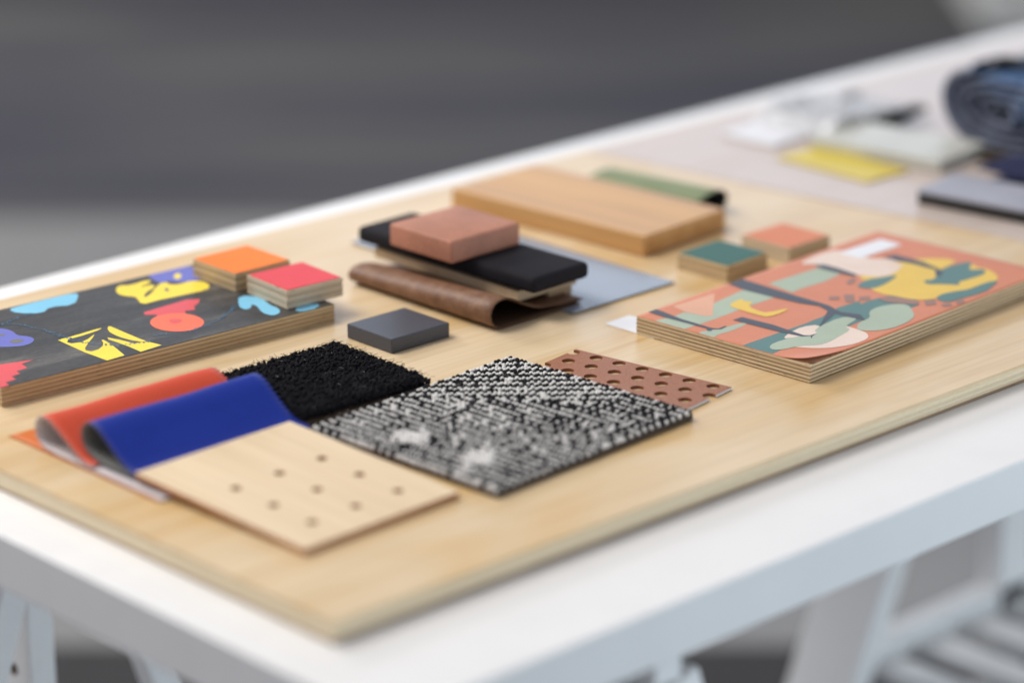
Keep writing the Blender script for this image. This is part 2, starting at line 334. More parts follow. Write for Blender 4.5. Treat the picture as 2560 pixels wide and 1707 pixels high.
RIGHT_SHAPES=[
 ('sage',1,0,[(515.4,299.4),(532.8,296.7),(543.2,298.4),(550.1,280.2),(573.0,297.3),(612.0,303.9),(614.2,276.4),(584.4,275.9),(562.1,273.8),(533.1,272.3),(513.1,272.6)]),
 ('peach',2,0,[(547.3,312.7),(590.7,312.7),(551.3,278.5),(547.3,282.4),(544.4,298.0)]),
 ('sage',1,0,[(636.1,301.3),(685.2,301.1),(690.6,301.4),(691.4,280.3),(667.9,276.2),(642.4,277.0),(631.9,275.4)]),
 ('sage',1,1,[(515.4,263.0),(536.1,255.6),(555.5,254.6),(557.5,250.2),(537.1,247.2),(525.1,248.7),(515.0,245.6)]),
 ('teal',1,0,[(518.8,221.5),(560.1,222.4),(601.4,222.9),(613.7,226.9),(629.9,230.4),(652.6,229.6),(623.3,205.1),(594.9,204.4),(520.8,196.0)]),
 ('teal',1,1,[(579.3,222.1),(602.4,224.6),(630.6,224.2),(665.4,225.4),(681.2,221.0),(684.9,202.2),(670.7,191.7),(624.8,200.3),(599.0,197.5),(589.6,205.0)]),
 ('cream',2,1,[(549.3,211.6),(561.2,216.9),(578.6,220.0),(591.3,214.7),(579.9,203.5),(567.9,196.9),(560.4,195.0),(557.1,208.7)]),
 ('cream',2,1,[(540.1,199.1),(544.4,191.7),(549.8,183.7),(557.1,177.3),(572.0,171.3),(584.2,170.7),(593.9,172.7),(600.9,180.0),(602.3,190.1),(601.7,200.7),(596.1,200.3),(596.6,195.5),(574.0,191.7),(553.8,199.9)]),
 ('sage',3,1,[(529.2,206.4),(538.1,210.4),(557.9,209.4),(568.6,202.1),(577.5,204.2),(577.1,207.6),(587.3,211.7),(612.9,215.1),(622.0,208.8),(619.3,204.3),(600.0,199.5),(598.6,192.3),(581.4,188.4),(567.0,185.1),(557.0,185.7),(545.7,194.2),(532.6,196.4),(527.1,200.8)]),
 ('sage',3,1,[(605.8,193.9),(617.0,199.0),(628.3,199.8),(637.2,208.9),(649.4,212.1),(665.0,207.7),(670.5,200.9),(659.9,187.2),(652.2,179.9),(638.8,175.2),(618.9,174.2),(605.9,180.3),(601.3,187.6)]),
 ('dark',4,0,[(525.3,319.4),(534.2,317.3),(530.8,288.4),(531.4,260.6),(534.2,256.9),(541.5,257.4),(541.3,256.1),(534.4,254.8),(529.5,258.9),(526.9,256.9),(525.1,258.7),(528.1,263.8),(525.1,299.0)]),
 ('dark',4,0,[(555.0,262.7),(564.4,262.6),(567.3,235.7),(565.5,206.8),(568.6,203.4),(575.3,203.2),(568.8,201.4),(563.6,198.3),(567.6,202.6),(562.4,205.6),(559.2,221.0),(556.2,248.9)]),
 ('dark',4,0,[(614.5,323.3),(629.9,322.5),(628.1,266.1),(628.2,238.1),(623.0,223.1),(628.3,208.6),(620.9,198.0),(617.6,211.6),(617.2,222.5),(604.2,217.6),(586.5,211.0),(597.6,217.9),(618.1,230.2),(622.0,241.5),(617.1,255.0),(614.0,277.1),(611.6,302.9)]),
 ('yellow',4,1,[(577.4,287.8),(596.0,291.1),(591.2,285.1),(596.3,280.2),(584.8,275.5),(582.5,260.8),(585.6,256.5),(602.3,253.4),(597.7,250.1),(577.2,249.1),(575.5,258.5),(575.4,278.0)]),
 ('cream',1,1,[(685.9,317.6),(717.6,323.6),(738.2,320.7),(734.0,291.3),(745.2,280.6),(744.1,265.2),(719.8,256.1),(706.7,255.2),(699.2,267.8),(696.1,272.3),(698.8,289.1),(697.5,308.2)]),
 ('yellow',2,1,[(692.8,266.0),(715.3,266.8),(740.0,269.1),(763.0,265.2),(781.1,242.9),(762.9,237.4),(749.9,236.9),(780.7,230.2),(775.7,221.9),(777.7,210.3),(768.9,196.3),(758.8,190.2),(745.1,193.8),(726.9,192.6),(716.0,196.9),(699.9,197.0),(692.2,195.2),(681.6,203.9),(678.6,218.8),(675.6,229.4),(678.8,241.8),(692.5,256.8)]),
 ('cream',3,1,[(699.2,267.8),(734.3,268.0),(745.1,264.2),(721.8,254.2),(708.6,254.0),(702.6,259.8)]),
 ('teal',3,1,[(721.9,228.6),(730.2,223.8),(748.1,235.4),(766.8,237.0),(784.3,233.9),(776.9,227.2),(765.6,221.9),(776.5,214.7),(767.7,207.0),(751.0,207.1),(736.3,208.6),(732.9,202.4),(725.2,212.9),(716.4,220.7)]),
 ('teal',3,1,[(674.9,253.2),(694.3,258.2),(705.3,254.0),(721.6,249.5),(695.4,241.4),(678.9,241.0)]),
 ('teal',3,1,[(698.0,197.3),(707.5,198.8),(720.2,195.9),(731.2,191.6),(751.2,194.3),(762.5,190.4),(742.9,183.5),(733.2,180.4),(708.6,182.5),(694.0,183.8),(692.6,191.2)]),
 ('dark',4,0,[(746.4,286.1),(756.8,282.8),(757.1,256.0),(750.6,233.0),(738.6,225.3),(737.5,229.6),(748.4,238.3),(748.3,257.9),(745.6,273.6)]),
 ('dark',4,0,[(693.3,307.3),(699.7,302.7),(699.8,288.1),(698.1,270.4),(692.6,269.4),(691.6,283.0),(690.2,297.3)]),
 ('darkwash',2,0,[(643.5,251.0),(649.7,246.6),(644.0,241.3),(638.1,245.5)]),
 ('darkwash',2,0,[(654.4,246.6),(660.7,242.1),(647.7,230.3),(642.2,234.0)]),
 ('darkwash',2,0,[(659.1,236.0),(665.6,231.3),(658.8,225.6),(652.6,230.1)]),
 ('darkwash',4,1,[(666.3,226.1),(677.8,218.1),(682.7,201.3),(675.1,193.5),(671.4,200.0),(662.7,214.4)]),
 ('darkwash',2,0,[(685.6,198.5),(693.2,194.3),(684.2,186.3),(677.2,190.0)]),
 ('darkwash',2,0,[(687.5,184.6),(695.0,182.0),(689.9,176.3),(683.4,179.6)]),
 ('darkwash',2,0,[(700.0,181.7),(707.9,180.2),(701.4,174.3),(694.9,176.0)]),
 ('darkwash',2,0,[(678.0,264.3),(690.8,267.9),(687.5,261.5),(674.8,258.0)]),
]

# ------------------------------------------------------------------ helpers
def link(name, mesh, mats, parent=None, loc=None, rotz=None):
    o = bpy.data.objects.new(name, mesh)
    COL.objects.link(o)
    if mesh is not None and mats:
        for mm in (mats if isinstance(mats, (list, tuple)) else [mats]):
            if len(mesh.materials) < (len(mats) if isinstance(mats, (list, tuple)) else 1):
                mesh.materials.append(MATS[mm])
    if parent is not None:
        o.parent = parent
    if loc is not None:
        o.location = loc
    if rotz is not None:
        o.rotation_euler = (0, 0, rotz)
    return o


def tag(o, label=None, cat=None, group=None, kind=None):
    for k, v in (('label', label), ('category', cat), ('group', group), ('kind', kind)):
        if v:
            o[k] = v
    return o


def thing(name, label, cat, loc=(0, 0, 0), rotz=0.0, group=None):
    o = link(name, None, None, None, loc, rotz)
    o.empty_display_size = 0.02
    return tag(o, label, cat, group)


def mesh_from(bm, name, smooth=False):
    me = bpy.data.meshes.new(name)
    bm.normal_update()
    bm.to_mesh(me)
    bm.free()
    if smooth:
        for p in me.polygons:
            p.use_smooth = True
    return me


def box_bm(x0, x1, y0, y1, z0, z1, bev=0.0, seg=2):
    bm = bmesh.new()
    bmesh.ops.create_cube(bm, size=1.0)
    for v in bm.verts:
        v.co = Vector((x0 + (v.co.x + .5) * (x1 - x0), y0 + (v.co.y + .5) * (y1 - y0), z0 + (v.co.z + .5) * (z1 - z0)))
    if bev:
        bmesh.ops.bevel(bm, geom=bm.edges[:], offset=bev, segments=seg, profile=0.5, affect='EDGES')
    return bm


def box(name, mats, parent, x0, x1, y0, y1, z0, z1, bev=0.0, seg=2, smooth=False):
    return link(name, mesh_from(box_bm(x0, x1, y0, y1, z0, z1, bev, seg), name, smooth), mats, parent)


def beam(name, mat, parent, a, b, w, d, xdir=(0, 1, 0), bev=0.002):
    """square bar from a to b; w measured along xdir, d across it"""
    a, b = Vector(a), Vector(b)
    ax = (b - a)
    L = ax.length
    z = ax.normalized()
    x = (Vector(xdir) - z * z.dot(Vector(xdir))).normalized()
    y = z.cross(x)
    bm = box_bm(-w / 2, w / 2, -d / 2, d / 2, 0, L, bev)
    R = Matrix((x, y, z)).transposed().to_4x4()
    R.translation = a
    bm.transform(R)
    return link(name, mesh_from(bm, name), mat, parent)


def chaikin(pts, n):
    for _ in range(n):
        q = []
        for i in range(len(pts)):
            a, b = pts[i], pts[(i + 1) % len(pts)]
            q += [(.75 * a[0] + .25 * b[0], .75 * a[1] + .25 * b[1]), (.25 * a[0] + .75 * b[0], .25 * a[1] + .75 * b[1])]
        pts = q
    return pts


def clip_half(pts, axis, lim, keep_less):
    out = []
    for i in range(len(pts)):
        a, b = pts[i], pts[(i + 1) % len(pts)]
        ia = (a[axis] <= lim) == keep_less
        ib = (b[axis] <= lim) == keep_less
        if ia:
            out.append(a)
        if ia != ib:
            t = (lim - a[axis]) / (b[axis] - a[axis])
            out.append((a[0] + t * (b[0] - a[0]), a[1] + t * (b[1] - a[1])))
    return out


def ink_patch(name, pts, z, mat, parent):
    bm = bmesh.new()
    vs = [bm.verts.new((x, y, z)) for x, y in pts]
    f = bm.faces.new(vs)
    f.normal_update()
    if f.normal.z < 0:
        f.normal_flip()
    bmesh.ops.triangulate(bm, faces=[f])
    return link(name, mesh_from(bm, name), mat, parent)


def layered(parent, sx, sy, z0, z1, n, light='ply_light', dark='ply_dark', top=None, jig=0.00025, bottom=None):
    """n veneer layers with their grain turned by turns, edges a hair uneven"""
    t = (z1 - z0) / n
    for i in range(n):
        d = random.uniform(0, jig)
        e = 0.00012 if i % 2 else 0.0
        mat = dark if i % 2 else light
        if i == 0 and bottom:
            mat = bottom
        if i == n - 1 and top:
            mat = top
        box('veneer_layer', mat, parent, d + e, sx - d - e, d + e, sy - d - e, z0 + i * t, z0 + (i + 1) * t - 0.00002)


def strip_sheet(name, prof, y_is, a0, a1, tooth, th, mats, parent=None, n_cross=6, tooth_amp=0.0012):
    """sheet swept along one axis: prof = list of (p, z) across, from a0 to a1 along; pinked ends; mats = (face, lining)"""
    # resample the profile
    P2 = [Vector((p, z)) for p, z in prof]
    for _ in range(3):
        q = [P2[0]]
        for i in range(len(P2) - 1):
            q += [P2[i] * .75 + P2[i + 1] * .25, P2[i] * .25 + P2[i + 1] * .75]
        q.append(P2[-1])
        P2 = q
    cum = [0.0]
    for i in range(1, len(P2)):
        cum.append(cum[-1] + (P2[i] - P2[i - 1]).length)
    step = tooth / 2
    ns = max(4, int(cum[-1] / step))
    pts, k = [], 0
    for i in range(ns + 1):
        s = cum[-1] * i / ns
        while k < len(cum) - 2 and cum[k + 1] < s:
            k += 1
        f = (s - cum[k]) / max(1e-9, cum[k + 1] - cum[k])
        pts.append(P2[k].lerp(P2[k + 1], min(1, f)))
    nor = []
    for i in range(len(pts)):
        d = pts[min(i + 1, len(pts) - 1)] - pts[max(i - 1, 0)]
        d.normalize()
        nor.append(Vector((-d.y, d.x)))
    bm = bmesh.new()
    rows = {0: [], 1: []}
    for side in (0, 1):
        for i, p in enumerate(pts):
            q = p + nor[i] * (th if side == 0 else 0.0)
            off = tooth_amp if i % 2 else -tooth_amp
            row = []
            for j in range(n_cross + 1):
                a = a0 + (a1 - a0) * j / n_cross
                if j == 0:
                    a += off
                if j == n_cross:
                    a -= off
                row.append(bm.verts.new((a, q.x, q.y) if y_is else (q.x, a, q.y)))
            rows[side].append(row)
    def quad(a, b, c, d, mi):
        f = bm.faces.new((a, b, c, d))
        f.material_index = mi
        f.smooth = True
    for i in range(len(pts) - 1):
        for j in range(n_cross):
            o, u = rows[0], rows[1]
            quad(o[i][j], o[i + 1][j], o[i + 1][j + 1], o[i][j + 1], 0)
            quad(u[i][j], u[i][j + 1], u[i + 1][j + 1], u[i + 1][j], 1)
        quad(rows[0][i][0], rows[1][i][0], rows[1][i + 1][0], rows[0][i + 1][0], 1)
        quad(rows[0][i][-1], rows[0][i + 1][-1], rows[1][i + 1][-1], rows[1][i][-1], 1)
    for j in range(n_cross):
        quad(rows[0][0][j], rows[0][0][j + 1], rows[1][0][j + 1], rows[1][0][j], 1)
        quad(rows[0][-1][j], rows[1][-1][j], rows[1][-1][j + 1], rows[0][-1][j + 1], 1)
    bmesh.ops.recalc_face_normals(bm, faces=bm.faces[:])
    return link(name, mesh_from(bm, name), list(mats), parent)


def cut_holes(obj, holes, r, z0, z1, seg=28):
    bm = bmesh.new()
    for x, y in holes:
        c = bmesh.ops.create_cone(bm, cap_ends=True, segments=seg, radius1=r, radius2=r, depth=z1 - z0)
        bmesh.ops.translate(bm, verts=c['verts'], vec=(x, y, (z0 + z1) / 2))
    cm = mesh_from(bm, 'cutter')
    cm.materials.append(obj.data.materials[-1])
    co = bpy.data.objects.new('cutter', cm)
    COL.objects.link(co)
    md = obj.modifiers.new('holes', 'BOOLEAN')
    md.operation = 'DIFFERENCE'
    md.solver = 'EXACT'
    md.material_mode = 'TRANSFER'
    md.object = co
    dg = bpy.context.evaluated_depsgraph_get()
    me = bpy.data.meshes.new_from_object(obj.evaluated_get(dg))
    obj.modifiers.clear()
    obj.data = me
    bpy.data.objects.remove(co, do_unlink=True)


# ------------------------------------------------------------------ setting: floor
def floor_sheet(name, mat, d0, d1, z, half=9.0):
    """strip of floor between two distances d0..d1 in front of the camera's standing point"""
    c = Vector((-0.914, -1.05, 0))
    f = Vector((math.cos(YAW), math.sin(YAW), 0))
    s = Vector((f.y, -f.x, 0))
    bm = bmesh.new()
    vs = [bm.verts.new(c + f * d + s * k + Vector((0, 0, z))) for d, k in ((d0, -half), (d0, half), (d1, half), (d1, -half))]
    bm.faces.new(vs)
    bmesh.ops.recalc_face_normals(bm, faces=bm.faces[:])
    if bm.faces[:][0].normal.z < 0:
        bmesh.ops.reverse_faces(bm, faces=bm.faces[:])
    return link(name, mesh_from(bm, name), mat)


tag(floor_sheet('floor', 'floor_concrete', -12, 40, 0.0, 30), kind='structure')
tag(floor_sheet('carpet_floor', 'floor_carpet', 5.02, 14, 0.004, 14), kind='structure')
tag(floor_sheet('carpet_floor', 'near_carpet', -4, 3.22, 0.004, 8), kind='structure')
pl = thing('plinth', 'pale grey plinth far behind the table in the upper right corner', 'plinth', (4.27, 2.88, 0.004), YAW)
box('plinth_body', 'pale_plinth', pl, 0, 0.6, -0.75, 0, 0.06, 0.95, 0.006)
box('plinth_base', 'pale_plinth', pl, 0.02, 0.58, -0.73, -0.02, 0.0, 0.06)

# ------------------------------------------------------------------ table and trestles
tb = thing('table', 'long white table top carrying the plywood sheet of samples', 'table', (0, 0, 0))
box('table_top', 'white_laminate', tb, 0.0, 2.0, 0.0, 0.75, T - 0.0355, T, 0.0012, 2)


def trestle(xc, ya, yb, shelf_z, label, lean, dtop, leg_w, leg_d, up_x, up_y, cross, drilled):
    t = thing('trestle', label, 'trestle', (xc, ya, 0), 0, 'trestles under the table')
    H = T - 0.0357
    Ly = yb - ya
    box('top_bar', 'white_paint', t, -up_x, up_x, -0.012, Ly + 0.012, H - 0.03, H, 0.002)
    for k, y in enumerate((0.0, Ly)):
        for s in (-1, 1):
            xt = s * (cross if s < 0 and k == 1 else dtop)
            xb = xt + s * lean
            beam('leg', 'white_paint', t, (xt, y, H - 0.03), (xb, y, 0.004), leg_w, leg_d, (0, 1, 0))
        up = box('upright', ['white_paint', 'raw_hole'], t, -up_x, up_x, y + up_y[0], y + up_y[1], H - 0.56, H - 0.03, 0.002)
        hz = [H - 0.10 - 0.035 * i for i in range(11 if drilled else 0)]
        bm = bmesh.new()
        for z in hz:
            c = bmesh.ops.create_cone(bm, cap_ends=True, segments=18, radius1=0.0052, radius2=0.0052, depth=0.02)
            bmesh.ops.rotate(bm, verts=c['verts'], cent=(0, 0, 0), matrix=Matrix.Rotation(math.pi / 2, 3, 'Y'))
            bmesh.ops.translate(bm, verts=c['verts'], vec=(-up_x, y + (up_y[0] + up_y[1]) / 2, z))
        if drilled:
            cm = mesh_from(bm, 'cutter')
            cm.materials.append(MATS['raw_hole'])
            co = bpy.data.objects.new('cutter', cm)
            COL.objects.link(co)
            co.matrix_world = Matrix.Translation((xc, ya, 0))
            md = up.modifiers.new('holes', 'BOOLEAN')
            md.object, md.solver, md.material_mode = co, 'EXACT', 'TRANSFER'
            dg = bpy.context.evaluated_depsgraph_get()
            me = bpy.data.meshes.new_from_object(up.evaluated_get(dg))
            up.modifiers.clear()
            up.data = me
            bpy.data.objects.remove(co, do_unlink=True)
        else:
            bm.free()
        f = (H - 0.03 - shelf_z) / (H - 0.03)
        xr = dtop + lean * f - 0.02
        beam('shelf_rail', 'white_paint', t, (-xr, y, shelf_z), (xr, y, shelf_z), 0.024, 0.026, (0, 1, 0))
    n = max(3, int((2 * xr - 0.05) / 0.056))
    for i in range(n):
        x = -xr + 0.03 + (2 * xr - 0.06) * i / (n - 1)
        box('shelf_slat', 'white_paint', t, x - 0.017, x + 0.017, 0.0125, Ly - 0.0125, shelf_z - 0.014, shelf_z - 0.001, 0.002)
    return t


trestle(0.2385, 0.035, 0.65, 0.33, 'white trestle with drilled uprights under the near left end of the table', 0.25, 0.015, 0.024, 0.024, 0.0115, (0.013, 0.058), -0.006, True)
trestle(1.215, 0.05, 0.50, 0.348, 'white trestle with slatted shelf under the right part of the table', 0.33, 0.075, 0.070, 0.026, 0.024, (-0.012, 0.012), 0.075, False)

# ------------------------------------------------------------------ plywood sheet on the table
sh = thing('plywood_sheet', 'large birch plywood sheet lying on the white table under all samples', 'plywood sheet', (0.0413, 0.0897, T))
layered(sh, 1.90, 0.598, 0.0002, 0.014, 7, 'sheet_edge_light', 'sheet_edge_dark', 'birch_face', 0.0003, 'ply_dark')

# thin layer giving the far part of the plywood a paler, pinker tone
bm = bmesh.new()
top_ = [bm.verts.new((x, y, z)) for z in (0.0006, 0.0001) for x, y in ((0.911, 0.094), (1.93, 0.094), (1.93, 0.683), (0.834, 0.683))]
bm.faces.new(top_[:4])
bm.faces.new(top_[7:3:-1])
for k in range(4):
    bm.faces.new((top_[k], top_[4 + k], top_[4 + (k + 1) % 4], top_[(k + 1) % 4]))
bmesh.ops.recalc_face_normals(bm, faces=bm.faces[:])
psn = link('pale_layer', mesh_from(bm, 'pale_layer'), 'pale_pinkish', None, (0, 0, P))
tag(psn, 'large pale pinkish layer over the far end of the plywood', 'sheet')
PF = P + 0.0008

# ------------------------------------------------------------------ printed boards
def world_to_local(pts, ox, oy, ang):
    c, s = math.cos(ang), math.sin(ang)
    return [((x / 1000 - ox) * c + (y / 1000 - oy) * s, -(x / 1000 - ox) * s + (y / 1000 - oy) * c) for x, y in pts]


def printed_board(name, label, ox, oy, ang, sx, sy, h, nl, face, shapes, namer, remap):
    t = thing(name, label, 'printed board', (ox, oy, P), ang)
    layered(t, sx, sy, 0.0001, h, nl, face[0], face[1], None, 0.0004)
    return t


AL = math.radians(-3.4)
lb = printed_board('printed_board', 'black stained plywood board printed with yellow, blue and red cut-out shapes', 0.1061, 0.4973, AL, 0.272, 0.142, 0.0132, 9, ('tan_light', 'tan_dark'), None, None, None)
sheet_l = box('printed_face', 'black_stain', lb, 0.0002, 0.2718, 0.0002, 0.1418, 0.0132, 0.0136)
NM = {'cyan': 'blue_shape', 'violet': 'violet_shape', 'ground': 'cut_out', 'red': 'stepped_shape', 'yellow': 'yellow_leaf', 'orange': 'orange_disc', 'redmix': 'red_overlap'}
for idx, (c, lev, smo, pts) in enumerate(LEFT_SHAPES):
    q = world_to_local(pts, 0.1061, 0.4973, AL)
    q = chaikin(q, smo)
    for ax, lim, less in ((0, 0.0004, False), (0, 0.2714, True), (1, 0.0004, False), (1, 0.1414, True)):
        q = clip_half(q, ax, lim, less)
    if len(q) > 2:
        ink_patch(NM[c], q, 0.0136 + 0.00005 * lev + 0.000004 * idx, 'ink_' + {'yellow': 'yellow_ink', 'orange': 'orange_ink'}.get(c, c), sheet_l)
bm = bmesh.new()
for line in LEFT_DOTS:
    q = [Vector(p) for p in world_to_local(line, 0.1061, 0.4973, AL)]
    for i in range(len(q) - 1):
        n = max(1, int((q[i + 1] - q[i]).length / 0.0028))
        for k in range(n):
            p = q[i].lerp(q[i + 1], k / n) + Vector((random.uniform(-.00035, .00035), random.uniform(-.00035, .00035)))
            if not (0.002 < p.x < 0.27 and 0.002 < p.y < 0.14):
                continue
            for dx, dy in ((0, 0), (random.uniform(-.0022, .0022), random.uniform(.0012, .0026))):
                r = random.uniform(.0006, .0010)
                vs = [bm.verts.new((p.x + dx + r * math.cos(a * math.pi / 3), p.y + dy + r * math.sin(a * math.pi / 3), 0.0136 + 0.00026)) for a in range(6)]
                bm.faces.new(vs)
tag(link('dotted_line', mesh_from(bm, 'dotted_line'), 'ink_cyandot', sheet_l), kind='stuff')

AR = math.radians(3.2)
RX, RY = 0.5217, 0.1630
rb = printed_board('printed_board', 'plywood board with orange, sage and yellow illustrated print of trees, one corner peeling', RX, RY, AR, 0.283, 0.153, 0.0122, 9, ('ply_light', 'ply_dark'), None, None, None)


def peel(x, y):
    """the print lifts off the board at its near corner"""
    d = 0.5 * x + y
    k = max(0.0, 1 - d / 0.030)
    return 0.0046 * k * k


# printed sheet as a fine grid, curling at the corner
bm = bmesh.new()
NX, NY = 90, 50


def sheet_pt(i, j, dz):
    x, y = 0.2824 * i / NX, 0.1524 * j / NY
    k = max(0.0, 1 - (0.5 * x + y) / 0.030)
    return (0.0003 + x + 0.001 * k, 0.0003 + y + 0.0022 * k, 0.0124 + peel(x, y) + dz)


gt, gb = [[[bm.verts.new(sheet_pt(i, j, dz)) for j in range(NY + 1)] for i in range(NX + 1)] for dz in (0.0002, 0.0)]
for i in range(NX):
    for j in range(NY):
        bm.faces.new((gt[i][j], gt[i + 1][j], gt[i + 1][j + 1], gt[i][j + 1])).smooth = True
        bm.faces.new((gb[i][j], gb[i][j + 1], gb[i + 1][j + 1], gb[i + 1][j])).smooth = True
for i in range(NX):
    bm.faces.new((gt[i][0], gb[i][0], gb[i + 1][0], gt[i + 1][0]))
    bm.faces.new((gt[i][NY], gt[i + 1][NY], gb[i + 1][NY], gb[i][NY]))
for j in range(NY):
    bm.faces.new((gt[0][j], gt[0][j + 1], gb[0][j + 1], gb[0][j]))
    bm.faces.new((gt[NX][j], gb[NX][j], gb[NX][j + 1], gt[NX][j + 1]))
sheet_r = link('printed_sheet', mesh_from(bm, 'printed_sheet'), 'ink_print_orange', rb)
NR = {'sage': 'sage_shape', 'peach': 'peach_shape', 'teal': 'teal_shape', 'cream': 'cream_shape', 'dark': 'tree_trunk', 'yellow': 'yellow_shape', 'darkwash': 'grey_dash'}
for idx, (c, lev, smo, pts) in enumerate(RIGHT_SHAPES):
    q = chaikin(world_to_local(pts, RX, RY, AR), smo)
    for ax, lim, less in ((0, 0.0007, False), (0, 0.2820, True), (1, 0.0007, False), (1, 0.1520, True)):
        q = clip_half(q, ax, lim, less)
    if len(q) > 2:
        o = ink_patch(NR[c], q, 0.0, 'ink_' + c, sheet_r)
        for v in o.data.vertices:
            v.co.z = 0.01262 + peel(v.co.x, v.co.y) + 0.00005 * lev + 0.000004 * idx
lab = tag(link('paper_label', mesh_from(box_bm(-0.025, 0.025, -0.010, 0.010, 0, 0.0004), 'paper_label'), 'white_card', None, (0.7548, 0.3052, P + 0.0132), math.radians(1)),
          'small white paper label on the far end of the orange tree print', 'label')

# ------------------------------------------------------------------ square colour tiles
def colour_tile(label, cx, cy, z, ang, s, h, mat, light='tile_light', dark='tile_dark'):
    t = thing('colour_tile', label, 'tile', (cx, cy, z), ang, 'square plywood colour tiles')
    o = link('tile_core', None, None, t, (-s / 2, -s / 2, 0))
    o.empty_display_size = 0.01
    layered(o, s, s, 0.0001, h - 0.0004, 5, light, dark, light, 0.0003)
    box('colour_face', mat, t, -s / 2 + 0.0012, s / 2 - 0.0012, -s / 2 + 0.0012, s / 2 - 0.0012, h - 0.0004, h + 0.0002)
    return t


ZB = P + 0.0138
colour_tile('orange topped plywood tile on the back corner of the black printed board', 0.3695, 0.5750, ZB, math.radians(-1.0), 0.0505, 0.0136, 'tile_orange', 'tan_light', 'tan_dark')
colour_tile('pink red topped plywood tile beside the orange one on the black printed board', 0.3712, 0.5168, ZB, math.radians(-4.0), 0.0490, 0.0138, 'tile_pink')
colour_tile('dark green topped plywood tile between the oak block and the orange print', 0.6680, 0.3755, P, math.radians(3.0), 0.0480, 0.0132, 'tile_teal', 'tan_light', 'tan_dark')
colour_tile('coral topped plywood tile standing behind the dark green one', 0.7360, 0.3725, P, math.radians(0.5), 0.0480, 0.0132, 'tile_coral')

# ------------------------------------------------------------------ slate tile
o = link('slate_tile', mesh_from(box_bm(-.0268, .0268, -.0238, .0238, 0, .0106, .0009, 2), 'slate_tile', False), 'slate', None, (0.3876, 0.4247, P + .0001), math.radians(-0.5))
tag(o, 'dark grey square tile lying beside the brown leather roll', 'tile')

# ------------------------------------------------------------------ fabric swatches with pinked edges
fo = strip_sheet('fabric_swatch', [(0.296, .0001), (0.37, .0001), (0.449, .0001)], True, P * 0 + 0.079, 0.212, 0.0040, 0.0006, ('fabric_orange', 'fabric_orange'), None, 20)
fo.location.z = P
tag(fo, 'flat orange fabric swatch with zigzag edges under the folded ones', 'fabric swatch', 'fabric swatches')
fo.rotation_euler.z = 0
fr = strip_sheet('fabric_swatch', [(0.293, .0009), (0.38, .0009), (0.409, .0009), (0.4195, .0045), (0.4222, .0135), (0.4165, .0215), (0.4065, .0212), (0.392, .0135), (0.374, .0034), (0.367, .0026), (0.363, .0024)],
                 True, 0.0800, 0.2150, 0.0040, -0.0007, ('fabric_red', 'lining_white'), None, 20)
fr.location.z = P + 0.0008
tag(fr, 'red orange fabric swatch folded over, white lining, zigzag edges', 'fabric swatch', 'fabric swatches')
fb = strip_sheet('fabric_swatch', [(0.292, .0044), (0.345, .0044), (0.366, .0050), (0.3785, .0095), (0.3825, .0185), (0.3762, .0275), (0.3655, .0270), (0.352, .0170), (0.337, .0072), (0.328, .0056), (0.318, .0054)],
                 True, 0.0865, 0.2190, 0.0040, -0.0008, ('fabric_blue', 'lining_grey'), None, 20)
fb.location.z = P
tag(fb, 'royal blue fabric swatch folded over, grey lining, beside the black carpet', 'fabric swatch', 'fabric swatches')

# ------------------------------------------------------------------ perforated pale panel
pp = link('drilled_panel', mesh_from(box_bm(-.0625, .0625, -.0765, .0765, 0, .0040, .0003, 1), 'drilled_panel'), ['pale_birch', 'burnt_edge'])
for p in pp.data.polygons:
    p.material_index = 0 if abs(p.normal.z) > 0.7 else 1
cut_holes(pp, [(0.0012 + 0.0347 * i, -0.017 + 0.0340 * j) for i in (-1, 0, 1) for j in (-1, 0, 1)], 0.0034, -0.002, 0.006, 24)
pp.rotation_euler = (math.radians(2.1), 0, math.radians(2.0))
pp.location = (0.1487, 0.2487, P + 0.0033)
tag(pp, 'pale wooden panel with nine small drilled holes, leaning on the fabric swatches', 'panel')

# ------------------------------------------------------------------ tufted black carpet sample
bc = thing('carpet_sample', 'black tufted carpet sample between the blue fabric and the dark grey tile', 'carpet sample', (0.2775, 0.3785, P), math.radians(-1.5), 'carpet samples')
box('backing', 'backing_brown', bc, -.0535, .0535, -.0495, .0495, .0002, .0042, .0006)
bm = bmesh.new()
ico = bmesh.new()
bmesh.ops.create_icosphere(ico, subdivisions=1, radius=1.0)
iv = [v.co.copy() for v in ico.verts]
ifc = [[v.index for v in f.verts] for f in ico.faces]
ico.free()
verts, faces = [], []


def blob(c, r, sq, tilt, seed):
    base = len(verts)
    for v in iv:
        n = 1 + 0.38 * noise.noise(Vector((v.x * 2.1 + seed, v.y * 2.1, v.z * 2.1 + seed * .7)))
        verts.append((c[0] + v.x * r * n + tilt[0] * v.z * r, c[1] + v.y * r * n + tilt[1] * v.z * r, c[2] + v.z * r * sq * n))
    faces.extend([[base + i for i in f] for f in ifc])


nx, ny = 54, 50
for i in range(nx):
    for j in range(ny):
        for lvl in (0, 1):
            x = -.0535 + .107 * (i + .5 + random.uniform(-.45, .45)) / nx
            y = -.0495 + .099 * (j + .5 + random.uniform(-.45, .45)) / ny
            edge = min(1.0, min(.0535 - abs(x), .0495 - abs(y)) / 0.004)
            z = (.0062 if lvl == 0 else .0094) + random.uniform(-.0013, .0016) - 0.0022 * (1 - edge) * lvl
            blob((x, y, z), random.uniform(.0009, .0015), random.uniform(1.0, 1.8), (random.uniform(-.5, .5), random.uniform(-.5, .5)), random.uniform(0, 50))
me = bpy.data.meshes.new('pile')
me.from_pydata(verts, [], faces)
for p in me.polygons:
    p.use_smooth = True
tag(link('pile', me, 'black_yarn', bc), kind='stuff')


